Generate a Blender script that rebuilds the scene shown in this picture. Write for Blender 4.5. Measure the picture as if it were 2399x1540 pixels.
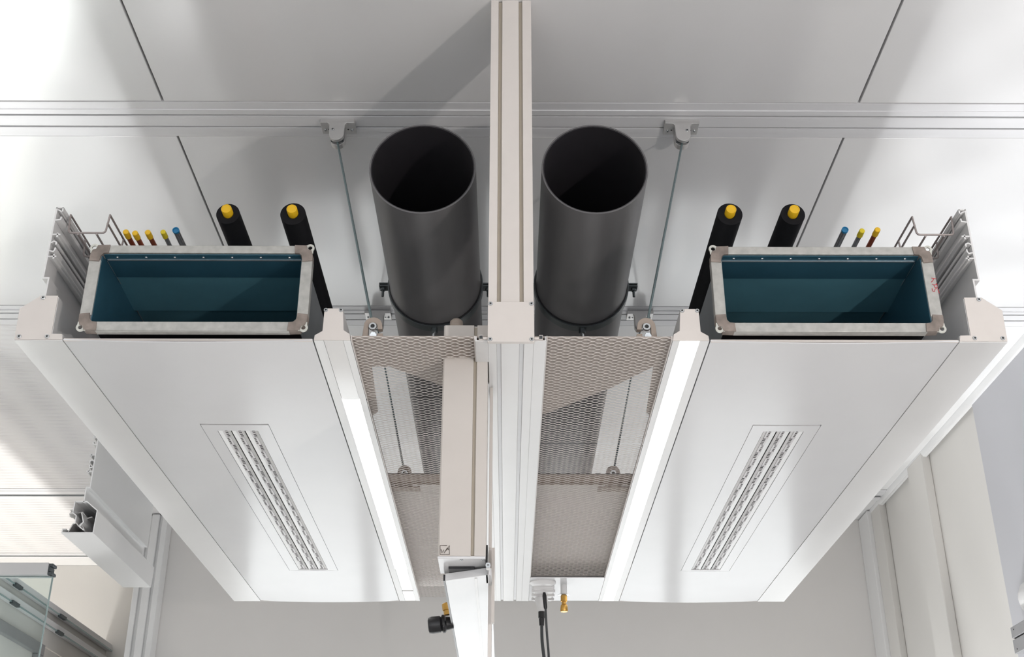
import bpy, bmesh, math, random
from mathutils import Vector, Matrix

random.seed(7)
for o in list(bpy.data.objects):
    bpy.data.objects.remove(o)
scene = bpy.context.scene
COL = scene.collection

# ------------------------------------------------------------------ camera, world, lights
EYE = 1.4                      # camera height; all heights below are given above the camera
cam_d = bpy.data.cameras.new('camera')
cam_d.sensor_width = 36.0
cam_d.sensor_fit = 'HORIZONTAL'
cam_d.lens = 2810.0 / 2399.0 * 36.0
cam_d.clip_start = 0.02
cam = bpy.data.objects.new('camera', cam_d)
cam.location = (-0.009, 0.0, EYE)
cam.rotation_euler = (math.radians(90 + 26.402), 0.0, math.radians(-0.2466))
COL.objects.link(cam)
scene.camera = cam

world = bpy.data.worlds.new('world')
scene.world = world
world.use_nodes = True
world.node_tree.nodes['Background'].inputs[0].default_value = (0.93, 0.96, 1.0, 1)
world.node_tree.nodes['Background'].inputs[1].default_value = 1.15


def area_light(name, loc, target, size, power, color, shape='DISK', size_y=None):
    d = bpy.data.lights.new(name, 'AREA')
    d.shape = shape
    d.size = size
    if size_y:
        d.size_y = size_y
    d.energy = power
    d.color = color
    o = bpy.data.objects.new(name, d)
    o.location = (loc[0], loc[1], loc[2] + EYE)
    o.rotation_euler = (Vector(target) - Vector(loc)).to_track_quat('-Z', 'Y').to_euler()
    COL.objects.link(o)
    return o


# unseen spots added at floor level beside the unit to brighten side ceilings
for sx in (-1, 1):
    for k in range(8 if sx < 0 else 12):
        sd_ = bpy.data.lights.new('fill_spot', 'SPOT')
        sd_.energy = 55
        sd_.color = (0.98, 0.99, 1.0)
        sd_.spot_size = math.radians(34)
        sd_.spot_blend = 0.20
        sd_.shadow_soft_size = 0.07
        so_ = bpy.data.objects.new('fill_spot', sd_)
        so_.location = (sx * 1.04, 0.4 + 0.41 * k, EYE - 1.30)
        so_.rotation_euler = (0, math.pi + sx * 0.275, 0)
        COL.objects.link(so_)
# unseen fill lamps added low across the back and in the left aisle
bl = area_light('floor_fill', (-0.4, 5.95, -1.30), (-0.4, 5.95, 2.0), 3.8, 19, (0.98, 0.99, 1.0), 'RECTANGLE', 0.5)
bl.rotation_euler = (math.pi, 0, 0)
bl = area_light('floor_fill', (-2.95, 6.3, -1.30), (-2.95, 6.3, 2.0), 0.4, 55, (1.0, 0.98, 0.95), 'RECTANGLE', 1.2)
bl.rotation_euler = (math.pi, 0, 0)
# added soft fill behind and below the camera, aimed at the ceiling above the unit
area_light('soft_fill', (-0.7, -1.0, -0.45), (-0.1, 3.4, 2.0), 1.4, 6, (1.0, 0.97, 0.95), 'RECTANGLE', 0.9)
fl = bpy.data.lights.new('flash_light', 'POINT')
fl.energy = 58
fl.color = (1.0, 0.93, 0.87)
fl.shadow_soft_size = 0.03
flo = bpy.data.objects.new('flash_light', fl)
flo.location = (1.70, 0.0, EYE + 0.0)
COL.objects.link(flo)

vs = scene.view_settings
vs.view_transform = 'Standard'
vs.look = 'None'
vs.exposure = 0.40
vs.gamma = 1.0
vs.use_curve_mapping = False


# ------------------------------------------------------------------ materials
def mat(name, color, rough=0.5, metal=0.0, noise=0.0, scale=20.0, bump=0.0, bscale=200.0,
        stretch=(1, 1, 1), spec=0.5, coat=0.0):
    m = bpy.data.materials.new(name)
    m.use_nodes = True
    nt = m.node_tree
    b = nt.nodes['Principled BSDF']
    b.inputs['Base Color'].default_value = (*color, 1)
    b.inputs['Roughness'].default_value = rough
    b.inputs['Metallic'].default_value = metal
    b.inputs['Specular IOR Level'].default_value = spec
    if coat:
        b.inputs['Coat Weight'].default_value = coat
        b.inputs['Coat Roughness'].default_value = 0.05
    tc = nt.nodes.new('ShaderNodeTexCoord')
    mp = nt.nodes.new('ShaderNodeMapping')
    mp.inputs['Scale'].default_value = stretch
    nt.links.new(tc.outputs['Object'], mp.inputs['Vector'])
    if noise:
        n = nt.nodes.new('ShaderNodeTexNoise')
        n.inputs['Scale'].default_value = scale
        n.inputs['Detail'].default_value = 5
        nt.links.new(mp.outputs[0], n.inputs['Vector'])
        r = nt.nodes.new('ShaderNodeMapRange')
        r.inputs[1].default_value = 0.3
        r.inputs[2].default_value = 0.7
        r.inputs[3].default_value = 1 - noise
        r.inputs[4].default_value = 1 + noise
        nt.links.new(n.outputs['Fac'], r.inputs[0])
        mx = nt.nodes.new('ShaderNodeVectorMath')
        mx.operation = 'SCALE'
        mx.inputs[0].default_value = color
        nt.links.new(r.outputs[0], mx.inputs['Scale'])
        nt.links.new(mx.outputs[0], b.inputs['Base Color'])
    if bump:
        n2 = nt.nodes.new('ShaderNodeTexNoise')
        n2.inputs['Scale'].default_value = bscale
        n2.inputs['Detail'].default_value = 3
        nt.links.new(mp.outputs[0], n2.inputs['Vector'])
        bp = nt.nodes.new('ShaderNodeBump')
        bp.inputs['Strength'].default_value = bump
        bp.inputs['Distance'].default_value = 0.002
        nt.links.new(n2.outputs['Fac'], bp.inputs['Height'])
        nt.links.new(bp.outputs[0], b.inputs['Normal'])
    return m


M = {}
M['panel'] = mat('glossy white sheet', (0.75, 0.75, 0.76), 0.18, noise=0.012, scale=6, bump=0.10, bscale=5, spec=0.15)
M['white'] = mat('white coated aluminium', (0.76, 0.755, 0.75), 0.28, noise=0.01, scale=8)
M['cap'] = mat('flash warmed plate white', (0.705, 0.66, 0.625), 0.42, noise=0.015, scale=30)  # same white paint, the flash's warm tone put into the colour
M['column'] = mat('warm grey white column', (0.62, 0.578, 0.54), 0.38, noise=0.015, scale=12)
M['groove'] = mat('shaded groove beige', (0.42, 0.37, 0.30), 0.5, noise=0.03)  # groove shade put into the colour, darker than the parts around
M['ceiling'] = mat('ceiling white', (0.80, 0.80, 0.80), 0.17, noise=0.012, scale=3, bump=0.04, bscale=4, spec=1.0)
M['channel'] = mat('black channel', (0.008, 0.008, 0.008), 0.9, noise=0.1, spec=0.1)
M['joint'] = mat('dark joint', (0.05, 0.05, 0.05), 0.8, noise=0.05)
M['rail'] = mat('anodised rail', (0.76, 0.76, 0.77), 0.35, noise=0.012, scale=15, stretch=(0.2, 4, 4))
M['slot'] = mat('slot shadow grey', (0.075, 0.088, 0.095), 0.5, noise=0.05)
M['alu'] = mat('bare aluminium', (0.60, 0.59, 0.58), 0.38, 0.55, noise=0.04, scale=30, stretch=(1, 0.1, 1))
M['galv'] = mat('galvanised steel', (0.47, 0.465, 0.44), 0.42, 0.55, noise=0.13, scale=55)
M['galvside'] = mat('galvanised sheet', (0.40, 0.43, 0.45), 0.35, 0.7, noise=0.08, scale=9)
M['corner'] = mat('dirty sealed corner', (0.25, 0.21, 0.185), 0.6, 0.2, noise=0.28, scale=45)
M['ear'] = mat('pale zinc ear', (0.62, 0.62, 0.57), 0.4, 0.5, noise=0.08, scale=70)
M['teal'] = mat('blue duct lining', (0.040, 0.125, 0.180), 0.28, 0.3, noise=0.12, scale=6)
M['teal_lit'] = mat('brightened blue duct lining', (0.11, 0.28, 0.35), 0.30, 0.3, noise=0.12, scale=6)  # same lining, its light band put into the colour
M['blackfoam'] = mat('black foam insulation', (0.007, 0.007, 0.009), 0.75, noise=0.2, scale=60, spec=0.2)
M['pvc'] = mat('grey plastic pipe', (0.13, 0.127, 0.131), 0.42, noise=0.08, scale=7, stretch=(3, 0.6, 3), bump=0.05, bscale=12)
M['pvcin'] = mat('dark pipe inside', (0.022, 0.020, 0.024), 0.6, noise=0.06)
M['strap'] = mat('dark zinc strap', (0.10, 0.115, 0.12), 0.35, 0.6, noise=0.1)
M['yellow'] = mat('yellow plastic cap', (0.78, 0.47, 0.012), 0.4, noise=0.04, scale=40)
M['lime'] = mat('lime yellow plastic cap', (0.66, 0.52, 0.015), 0.4, noise=0.04, scale=40)
M['blue'] = mat('blue plastic cap', (0.010, 0.16, 0.33), 0.4, noise=0.05)
M['copper'] = mat('copper tube', (0.42, 0.10, 0.05), 0.3, 0.75, noise=0.1, scale=30)
M['steel'] = mat('steel tube', (0.36, 0.36, 0.37), 0.25, 0.85, noise=0.08, scale=30)
M['chrome'] = mat('zinc hardware', (0.55, 0.57, 0.58), 0.25, 0.9, noise=0.08, scale=80)
M['rod'] = mat('zinc threaded rod', (0.22, 0.29, 0.30), 0.35, 0.6, noise=0.1, scale=200)
M['wire'] = mat('cable tray wire', (0.34, 0.30, 0.29), 0.45, 0.35, noise=0.06)
M['hook'] = mat('beige hook metal', (0.36, 0.30, 0.255), 0.5, 0.1, noise=0.05, scale=30)
M['gusset'] = mat('beige gusset paint', (0.44, 0.385, 0.345), 0.5, noise=0.03, scale=20)
M['mesh'] = mat('white expanded metal', (0.70, 0.655, 0.625), 0.45, noise=0.02)
M['brass'] = mat('brass', (0.62, 0.36, 0.09), 0.28, 0.8, noise=0.1, scale=60)
M['black'] = mat('black plastic', (0.012, 0.012, 0.014), 0.35, noise=0.1)
M['cable'] = mat('dark grey cable', (0.05, 0.055, 0.058), 0.5, noise=0.1)
M['screwdark'] = mat('screw recess', (0.03, 0.03, 0.03), 0.5, noise=0.1)
M['red'] = mat('red marker ink', (0.55, 0.03, 0.05), 0.6, noise=0.05)
M['ink'] = mat('dark print', (0.09, 0.07, 0.055), 0.6, noise=0.05)
M['wall'] = mat('grey wall paint', (0.76, 0.74, 0.72), 0.75, noise=0.02, scale=2)
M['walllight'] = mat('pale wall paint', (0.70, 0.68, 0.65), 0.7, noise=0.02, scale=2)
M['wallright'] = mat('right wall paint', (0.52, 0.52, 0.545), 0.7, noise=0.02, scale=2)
M['floor'] = mat('light floor', (0.62, 0.62, 0.61), 0.35, noise=0.06, scale=3)
M['socket'] = mat('white plastic', (0.80, 0.79, 0.79), 0.35, noise=0.01)
M['greymetal'] = mat('grey aluminium trunking', (0.36, 0.36, 0.37), 0.4, 0.3, noise=0.04)
M['nozzle'] = mat('pale nozzle plastic', (0.66, 0.64, 0.65), 0.4, noise=0.03)


def ribbed_material():
    m = mat('ribbed ceiling sheet', (0.74, 0.73, 0.73), 0.45)
    nt = m.node_tree
    b = nt.nodes['Principled BSDF']
    tc = nt.nodes.new('ShaderNodeTexCoord')
    sep = nt.nodes.new('ShaderNodeSeparateXYZ')
    nt.links.new(tc.outputs['Object'], sep.inputs[0])

    def math_node(op, a, bb=None):
        n = nt.nodes.new('ShaderNodeMath')
        n.operation = op
        for i, v in enumerate((a, bb)):
            if v is None:
                continue
            if isinstance(v, (int, float)):
                n.inputs[i].default_value = v
            else:
                nt.links.new(v, n.inputs[i])
        return n.outputs[0]
    ys = math_node('SINE', math_node('MULTIPLY', sep.outputs['Y'], 2 * math.pi / 0.042))
    xs = math_node('SINE', math_node('MULTIPLY', sep.outputs['X'], 2 * math.pi / 0.17))
    hh = math_node('MULTIPLY', ys, math_node('ADD', math_node('MULTIPLY', xs, 0.45), 0.6))
    bp = nt.nodes.new('ShaderNodeBump')
    bp.inputs['Strength'].default_value = 1.0
    bp.inputs['Distance'].default_value = 0.004
    nt.links.new(hh, bp.inputs['Height'])
    nt.links.new(bp.outputs[0], b.inputs['Normal'])
    return m


M['ribbed'] = ribbed_material()


def emit(name, color, strength):
    m = bpy.data.materials.new(name)
    m.use_nodes = True
    b = m.node_tree.nodes['Principled BSDF']
    b.inputs['Base Color'].default_value = (0.9, 0.9, 0.9, 1)
    b.inputs['Emission Color'].default_value = (*color, 1)
    b.inputs['Emission Strength'].default_value = strength
    return m


M['lit'] = emit('lit diffuser', (1.0, 0.985, 0.96), 2.6)
M['pane_glow'] = emit('bright window daylight', (0.95, 0.99, 1.0), 1.65)  # glow of the added windows, standing in for daylight
M['unlit'] = mat('unlit diffuser', (0.80, 0.79, 0.78), 0.10, noise=0.01, spec=0.7)

g = bpy.data.materials.new('clear glass')
g.use_nodes = True
gb = g.node_tree.nodes['Principled BSDF']
gb.inputs['Base Color'].default_value = (0.86, 0.95, 0.94, 1)
gb.inputs['Roughness'].default_value = 0.03
gb.inputs['Transmission Weight'].default_value = 1.0
gb.inputs['IOR'].default_value = 1.15
M['glass'] = g
M['glassedge'] = mat('green glass edge', (0.32, 0.42, 0.42), 0.2, noise=0.05)


# ------------------------------------------------------------------ geometry helpers: geo = (verts, faces)
def join(*geos):
    V, F = [], []
    for v, f in geos:
        k = len(V)
        V += v
        F += [tuple(i + k for i in q) for q in f]
    return V, F


def box(x0, x1, y0, y1, z0, z1):
    v = [(x, y, z) for z in (z0, z1) for y in (y0, y1) for x in (x0, x1)]
    return v, [(0, 2, 3, 1), (4, 5, 7, 6), (0, 1, 5, 4), (2, 6, 7, 3), (0, 4, 6, 2), (1, 3, 7, 5)]


def prism(poly, a, b, axis):
    """extrude a 2D polygon between a and b along axis ('y': poly is x,z; 'z': x,y; 'x': y,z)"""
    n = len(poly)

    def p3(p, t):
        if axis == 'y':
            return (p[0], t, p[1])
        if axis == 'z':
            return (p[0], p[1], t)
        return (t, p[0], p[1])
    v = [p3(p, a) for p in poly] + [p3(p, b) for p in poly]
    f = [tuple(range(n)), tuple(range(2 * n - 1, n - 1, -1))]
    f += [(i, (i + 1) % n, n + (i + 1) % n, n + i) for i in range(n)]
    return v, f


def shell(line, t, a, b, axis='y'):
    """thin wall following an open polyline, extruded"""
    L = [Vector(p) for p in line]
    left, right = [], []
    for i, p in enumerate(L):
        d1 = (L[i] - L[i - 1]).normalized() if i > 0 else None
        d2 = (L[i + 1] - L[i]).normalized() if i < len(L) - 1 else None
        if d1 is None:
            d1 = d2
        if d2 is None:
            d2 = d1
        n1 = Vector((-d1.y, d1.x))
        n2 = Vector((-d2.y, d2.x))
        m = (n1 + n2)
        if m.length < 1e-6:
            m = n1
        m.normalize()
        k = t / 2 / max(0.35, m.dot(n1))
        left.append(p + m * k)
        right.append(p - m * k)
    geos = []
    for i in range(len(L) - 1):
        geos.append(prism([left[i], left[i + 1], right[i + 1], right[i]], a, b, axis))
    return join(*geos)


def frame_of(d):
    d = Vector(d).normalized()
    u = d.cross(Vector((0, 0, 1)))
    if u.length < 1e-4:
        u = Vector((1, 0, 0))
    u.normalize()
    return d, u, d.cross(u)


def cyl(p0, p1, r0, n=16, r1=None):
    p0, p1 = Vector(p0), Vector(p1)
    r1 = r0 if r1 is None else r1
    d, u, w = frame_of(p1 - p0)
    v = []
    for p, r in ((p0, r0), (p1, r1)):
        for i in range(n):
            a = 2 * math.pi * i / n
            v.append(tuple(p + (u * math.cos(a) + w * math.sin(a)) * r))
    f = [(i, (i + 1) % n, n + (i + 1) % n, n + i) for i in range(n)]
    f += [tuple(range(n - 1, -1, -1)), tuple(range(n, 2 * n))]
    return v, f


def tube(p0, p1, ro, ri, n=24):
    p0, p1 = Vector(p0), Vector(p1)
    d, u, w = frame_of(p1 - p0)
    v = []
    for p, r in ((p0, ro), (p1, ro), (p1, ri), (p0, ri)):
        for i in range(n):
            a = 2 * math.pi * i / n
            v.append(tuple(p + (u * math.cos(a) + w * math.sin(a)) * r))
    f = []
    for k in range(4):
        for i in range(n):
            a, b = k * n, ((k + 1) % 4) * n
            f.append((a + i, a + (i + 1) % n, b + (i + 1) % n, b + i))
    return v, f


def lathe(prof, p0, d, n=20):
    """prof: list of (distance along d, radius)"""
    p0 = Vector(p0)
    d, u, w = frame_of(d)
    v = []
    for t, r in prof:
        for i in range(n):
            a = 2 * math.pi * i / n
            v.append(tuple(p0 + d * t + (u * math.cos(a) + w * math.sin(a)) * r))
    f = []
    for k in range(len(prof) - 1):
        for i in range(n):
            f.append((k * n + i, k * n + (i + 1) % n, (k + 1) * n + (i + 1) % n, (k + 1) * n + i))
    f.append(tuple(range(n - 1, -1, -1)))
    f.append(tuple(range((len(prof) - 1) * n, len(prof) * n)))
    return v, f


def sweep(pts, r, n=8):
    P = [Vector(p) for p in pts]
    v, f = [], []
    up = None
    for i, p in enumerate(P):
        if i == 0:
            d = P[1] - P[0]
        elif i == len(P) - 1:
            d = P[-1] - P[-2]
        else:
            d = (P[i + 1] - P[i]).normalized() + (P[i] - P[i - 1]).normalized()
        d.normalize()
        if up is None:
            _, u, w = frame_of(d)
        else:
            u = up - d * up.dot(d)
            if u.length < 1e-4:
                _, u, w = frame_of(d)
            u.normalize()
            w = d.cross(u)
        up = u
        for k in range(n):
            a = 2 * math.pi * k / n
            v.append(tuple(p + (u * math.cos(a) + w * math.sin(a)) * r))
    for i in range(len(P) - 1):
        for k in range(n):
            f.append((i * n + k, i * n + (k + 1) % n, (i + 1) * n + (k + 1) % n, (i + 1) * n + k))
    f.append(tuple(range(n - 1, -1, -1)))
    f.append(tuple(range((len(P) - 1) * n, len(P) * n)))
    return v, f


def rounded(pts, r, seg=4):
    """round the inner corners of a 3D polyline"""
    P = [Vector(p) for p in pts]
    out = [P[0]]
    for i in range(1, len(P) - 1):
        a, b, c = P[i - 1], P[i], P[i + 1]
        q = min(r, (a - b).length * 0.45, (c - b).length * 0.45)
        s, e = b + (a - b).normalized() * q, b + (c - b).normalized() * q
        for k in range(seg + 1):
            t = k / seg
            out.append(s * (1 - t) ** 2 + b * 2 * t * (1 - t) + e * t * t)
    out.append(P[-1])
    return out


def mirror(geo, s):
    v, f = geo
    return ([(s * x, y, z) for x, y, z in v], f)


# ------------------------------------------------------------------ object helpers
def make_mesh(name, geo, loc=(0, 0, 0), smooth=35):
    v, f = geo
    me = bpy.data.meshes.new(name)
    me.from_pydata([(x - loc[0], y - loc[1], z - loc[2]) for x, y, z in v], [], f)
    bm = bmesh.new()
    bm.from_mesh(me)
    bmesh.ops.recalc_face_normals(bm, faces=bm.faces)
    bm.to_mesh(me)
    bm.free()
    if smooth:
        for p in me.polygons:
            p.use_smooth = True
        me.set_sharp_from_angle(angle=math.radians(smooth))
    return me


def wloc(o):
    """base point of an object in camera-relative heights"""
    p = Vector((0, 0, 0))
    while o is not None:
        p = p + Vector(o.location)
        o = o.parent
    return p


def tag(o, label=None, cat=None, group=None, kind=None):
    if label:
        o['label'] = label
    if cat:
        o['category'] = cat
    if group:
        o['group'] = group
    if kind:
        o['kind'] = kind
    return o


def thing(name, loc, label, cat, group=None):
    o = bpy.data.objects.new(name, None)
    o.empty_display_size = 0.05
    o.location = (loc[0], loc[1], loc[2] + EYE)
    COL.objects.link(o)
    return tag(o, label, cat, group)


def part(name, geo, m, parent=None, bevel=0.0, label=None, kind=None, smooth=35):
    """geo in scene coordinates (heights above the camera)"""
    if parent is not None:
        base = wloc(parent)
        me = make_mesh(name, geo, (base.x, base.y, base.z - EYE), smooth)
    else:
        me = make_mesh(name, geo, (0, 0, -EYE), smooth)
    me.materials.append(M[m])
    o = bpy.data.objects.new(name, me)
    COL.objects.link(o)
    o.parent = parent
    if bevel:
        b = o.modifiers.new('bevel', 'BEVEL')
        b.width = bevel
        b.segments = 2
        b.limit_method = 'ANGLE'
        b.angle_limit = math.radians(40)
    return tag(o, label=label, kind=kind)


def solo(name, geo, m, base, label, cat, group=None, bevel=0.0):
    """a thing that is one mesh, origin at its base"""
    me = make_mesh(name, geo, base)
    me.materials.append(M[m])
    o = bpy.data.objects.new(name, me)
    o.location = (base[0], base[1], base[2] + EYE)
    COL.objects.link(o)
    if bevel:
        b = o.modifiers.new('bevel', 'BEVEL')
        b.width = bevel
        b.segments = 2
        b.limit_method = 'ANGLE'
    return tag(o, label, cat, group)


def instance(name, me, loc, parent, rotz=0.0):
    base = wloc(parent)
    o = bpy.data.objects.new(name, me)
    o.location = (loc[0] - base.x, loc[1] - base.y, loc[2] + EYE - base.z)
    o.rotation_euler = (0, 0, rotz)
    COL.objects.link(o)
    o.parent = parent
    return o


def mesh_of(name, geo, mats, idx=None, smooth=35):
    me = make_mesh(name, geo, (0, 0, 0), smooth)
    for m in mats:
        me.materials.append(M[m])
    if idx:
        for p, i in zip(me.polygons, idx):
            p.material_index = i
    return me


# screw facing the camera (-Y): head ring with a dark socket
_a = lathe([(0, 0.0046), (0.0018, 0.0046), (0.0026, 0.0038), (0.0026, 0.0022), (0.0012, 0.0020), (0.0012, 0.0003)], (0, 0, 0), (0, -1, 0), 14)
_n = 14
SCREW = mesh_of('screw', _a, ['chrome', 'screwdark'])
for p in SCREW.polygons:
    c = p.center
    if (c.x ** 2 + c.z ** 2) ** 0.5 < 0.0027:
        p.material_index = 1
_a = lathe([(0, 0.0036), (0.004, 0.0036), (0.005, 0.0028), (0.005, 0.0016), (0.002, 0.0014), (0.002, 0.0003)], (0, 0, 0), (0, 0, -1), 12)
BOLT = mesh_of('bolt', _a, ['chrome', 'screwdark'])
for p in BOLT.polygons:
    c = p.center
    if (c.x ** 2 + c.y ** 2) ** 0.5 < 0.002:
        p.material_index = 1

# ------------------------------------------------------------------ the setting
YN, YF, ZB = 2.243, 4.49, 1.084        # near end, far end and underside of the service unit
ZC = 2.0                               # ceiling


def structure(name, geo, m, bevel=0.0):
    o = part(name, geo, m, None, bevel)
    o['kind'] = 'structure'
    return o


structure('floor', box(-3.5, 2.1, -3.5, 7.5, -1.45, -1.40), 'floor')
ceiling = structure('ceiling', box(-3.5, 2.0, -3.5, 7.5, ZC + 0.022, ZC + 0.12), 'joint')
rows = [(-3.5, -0.9, 'ceiling'), (-0.9, 1.05, 'ceiling'), (1.05, 2.646, 'ceiling'), (2.806, 3.848, 'ceiling'),
        (4.003, 5.885, 'ribbed'), (6.065, 7.085, 'ribbed'), (7.215, 7.4, 'ceiling')]
colsx = [(-3.5, -2.837), (-2.833, -0.948), (-0.942, 0.942), (0.948, 1.945)]
for (y0, y1, mm) in rows:
    for (x0, x1) in (colsx if y1 < 5 else [(-3.5, -0.948)] + colsx[2:]):
        mmm = mm if x1 < -0.9 else 'ceiling'
        part('ceiling_panel', box(x0, x1, y0 + 0.0015, y1 - 0.0015, ZC, ZC + 0.022), mmm, ceiling, bevel=0.0012)


def rail_section(y0, y1, slots, hw=0.004):
    """ceiling rail cross section (y, z) with open slots on its underside"""
    z0, z1 = ZC - 0.004, ZC + 0.02
    pts = [(y0, z1), (y0, ZC - 0.001), (y0 + 0.030, ZC - 0.001), (y0 + 0.030, z0)]
    for s in slots:
        pts += [(s - hw, z0), (s - hw, z0 + 0.014), (s + hw, z0 + 0.014), (s + hw, z0)]
    pts += [(y1 - 0.026, z0), (y1 - 0.026, ZC - 0.001), (y1, ZC - 0.001), (y1, z1)]
    return pts


for k, (y0, y1, slots) in enumerate([(2.648, 2.804, (2.703, 2.756)), (3.850, 4.001, (3.903, 3.950)),
                                     (5.888, 6.062, (5.985,)), (7.088, 7.212, (7.140,))]):
    hw = 0.004 if k < 2 else 0.015
    r = structure('trim_%d' % (k + 1), prism(rail_section(y0, y1, slots, hw), -3.5, 1.945, 'x'), 'rail')
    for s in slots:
        part('slot_shade', box(-3.49, 1.94, s - hw + 0.0002, s + hw - 0.0002, ZC + 0.001, ZC + 0.004), 'slot', r)  # dark strip painting in the shade inside the slot

# back wall; unseen glowing windows added low for fill and reflections
WZ0, WZ1 = -0.75, 0.70
structure('wall_back', join(box(-1.86, 2.05, 6.40, 6.50, WZ1, ZC - 0.001), box(-1.86, 2.05, 6.40, 6.50, -1.40, WZ0),
                            box(-1.86, -1.50, 6.40, 6.50, WZ0, WZ1), box(1.66, 2.05, 6.40, 6.50, WZ0, WZ1)), 'wall')
for k in range(4):
    x0 = -1.50 + k * 0.79
    wd = structure('fill_window_%d' % (k + 1), join(box(x0, x0 + 0.05, 6.41, 6.47, WZ0, WZ1), box(x0 + 0.74, x0 + 0.79, 6.41, 6.47, WZ0, WZ1),
                                               box(x0 + 0.05, x0 + 0.74, 6.41, 6.47, WZ0, WZ0 + 0.05), box(x0 + 0.05, x0 + 0.74, 6.41, 6.47, WZ1 - 0.05, WZ1)), 'white')
    part('pane', box(x0 + 0.05, x0 + 0.74, 6.435, 6.445, WZ0 + 0.05, WZ1 - 0.05), 'pane_glow', wd)
structure('wall_left', box(-3.55, -3.45, -3.5, 7.5, -1.40, ZC - 0.001), 'walllight')
structure('wall_recess', box(-3.45, -1.80, 7.36, 7.46, -1.40, ZC - 0.001), 'walllight')
structure('wall_return', box(-1.86, -1.80, 6.50, 7.36, -1.40, ZC - 0.001), 'walllight')
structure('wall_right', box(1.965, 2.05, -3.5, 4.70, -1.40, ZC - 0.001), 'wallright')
structure('wall_right_recess', box(1.985, 2.05, 4.70, 6.40, -1.40, ZC - 0.001), 'walllight')
# corner post between the two back walls: a grooved light profile
structure('trim_5', prism([(-1.985, 6.30), (-1.955, 6.30), (-1.955, 6.318), (-1.935, 6.318), (-1.935, 6.295), (-1.895, 6.295), (-1.895, 6.315),
                           (-1.880, 6.315), (-1.880, 6.30), (-1.850, 6.30), (-1.850, 6.398), (-1.985, 6.398)], -1.40, ZC - 0.006, 'z'), 'ceiling', 0.003)
# uprights standing proud of the right wall
structure('trim_6', box(1.945, 1.985, 5.33, 5.55, -1.40, ZC - 0.005), 'walllight', 0.004)
structure('trim_7', box(1.95, 1.985, 6.06, 6.22, -1.40, ZC - 0.005), 'walllight', 0.004)
structure('trim_8', box(1.93, 1.985, 6.22, 6.399, -1.40, ZC - 0.005), 'ceiling', 0.004)
# edge strip where the ceiling meets the right wall
structure('trim_9', prism([(1.946, ZC + 0.02), (1.946, ZC - 0.012), (1.955, ZC - 0.026), (1.972, ZC - 0.026), (1.972, ZC + 0.02)], -3.5, 6.395, 'y'), 'ceiling', 0.002)

# ------------------------------------------------------------------ service wings (left and right half of the unit)
SIDE_CAP = [(1.032, 1.086), (1.034, 1.158), (0.995, 1.189), (0.958, 1.189), (0.957, 1.099), (0.935, 1.099), (0.932, 1.086)]
INNER_CAP = [(0.411, 1.086), (0.410, 1.097), (0.3945, 1.107), (0.3935, 1.160), (0.355, 1.160), (0.3505, 1.109), (0.3375, 1.1005), (0.335, 1.086)]


def side_profile_geo(s, y0, y1, dx=0.0, hollow=False):
    """tall outer extrusion with clip-in channels on its inner face"""
    geos = [shell([(1.0, 1.409), (0.984, 1.409)], 0.0035, y0, y1),
            shell([(0.9985, 1.409), (0.9985, 1.233), (0.9865, 1.233), (0.9865, 1.182)], 0.0035, y0, y1),
            # upper clip channel
            shell([(0.9965, 1.404), (0.9905, 1.402), (0.9865, 1.397)], 0.0026, y0, y1),
            shell([(0.9850, 1.409), (0.9850, 1.399)], 0.0035, y0, y1),
            shell([(0.9965, 1.377), (0.9855, 1.379), (0.9850, 1.386)], 0.003, y0, y1),
            # T rib
            shell([(0.9965, 1.341), (0.9795, 1.341)], 0.003, y0, y1),
            shell([(0.9860, 1.345), (0.9860, 1.334)], 0.003, y0, y1),
            # lower clip channel
            shell([(0.9965, 1.320), (0.9905, 1.324), (0.9850, 1.321), (0.9850, 1.315)], 0.003, y0, y1),
            shell([(0.9965, 1.300), (0.9880, 1.298), (0.9850, 1.303), (0.9850, 1.308)], 0.003, y0, y1),
            # lower rib
            shell([(0.9965, 1.286), (0.9790, 1.286)], 0.003, y0, y1),
            shell([(0.9850, 1.292), (0.9850, 1.280)], 0.003, y0, y1),
            # lower box: outer wall, sloping shoulder, underside and inner wall
            shell([(0.9865, 1.186), (0.9955, 1.1865), (1.0325, 1.157), (1.0305, 1.0855), (0.9340, 1.0855), (0.9350, 1.097), (0.9450, 1.097)], 0.003, y0, y1),
            shell([(0.9585, 1.186), (0.9865, 1.186)], 0.003, y0, y1),
            ]
    if not hollow:
        geos.append(shell([(0.9585, 1.187), (0.9575, 1.099), (0.9380, 1.0985)], 0.003, y0, y1))
    else:
        geos.append(shell([(0.9585, 1.187), (0.9575, 1.150), (0.9700, 1.140), (0.9700, 1.120)], 0.003, y0, y1))
        geos.append(shell([(0.985, 1.150), (0.995, 1.120), (0.985, 1.105), (1.000, 1.094)], 0.003, y0, y1))
    v, f = join(*geos)
    return [(s * (x + dx), y, z) for x, y, z in v], f


def nozzle_mesh():
    """one air nozzle: a cover strip on one half of the slot, four fins across the other"""
    g = [box(-0.0054, -0.0008, -0.0240, 0.0240, -0.0012, 0.0008)]
    for k in range(5):
        y = -0.0222 + k * 0.0111
        g.append(box(-0.0008, 0.0054, y - 0.0016, y + 0.0016, -0.0008, 0.0006))
    return mesh_of('nozzle', join(*g), ['nozzle'], smooth=0)


NOZZLE = nozzle_mesh()
DX, DW = 0.668, 0.083                  # diffuser centre and half width
DY0, DY1 = 2.704, 4.036


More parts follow.
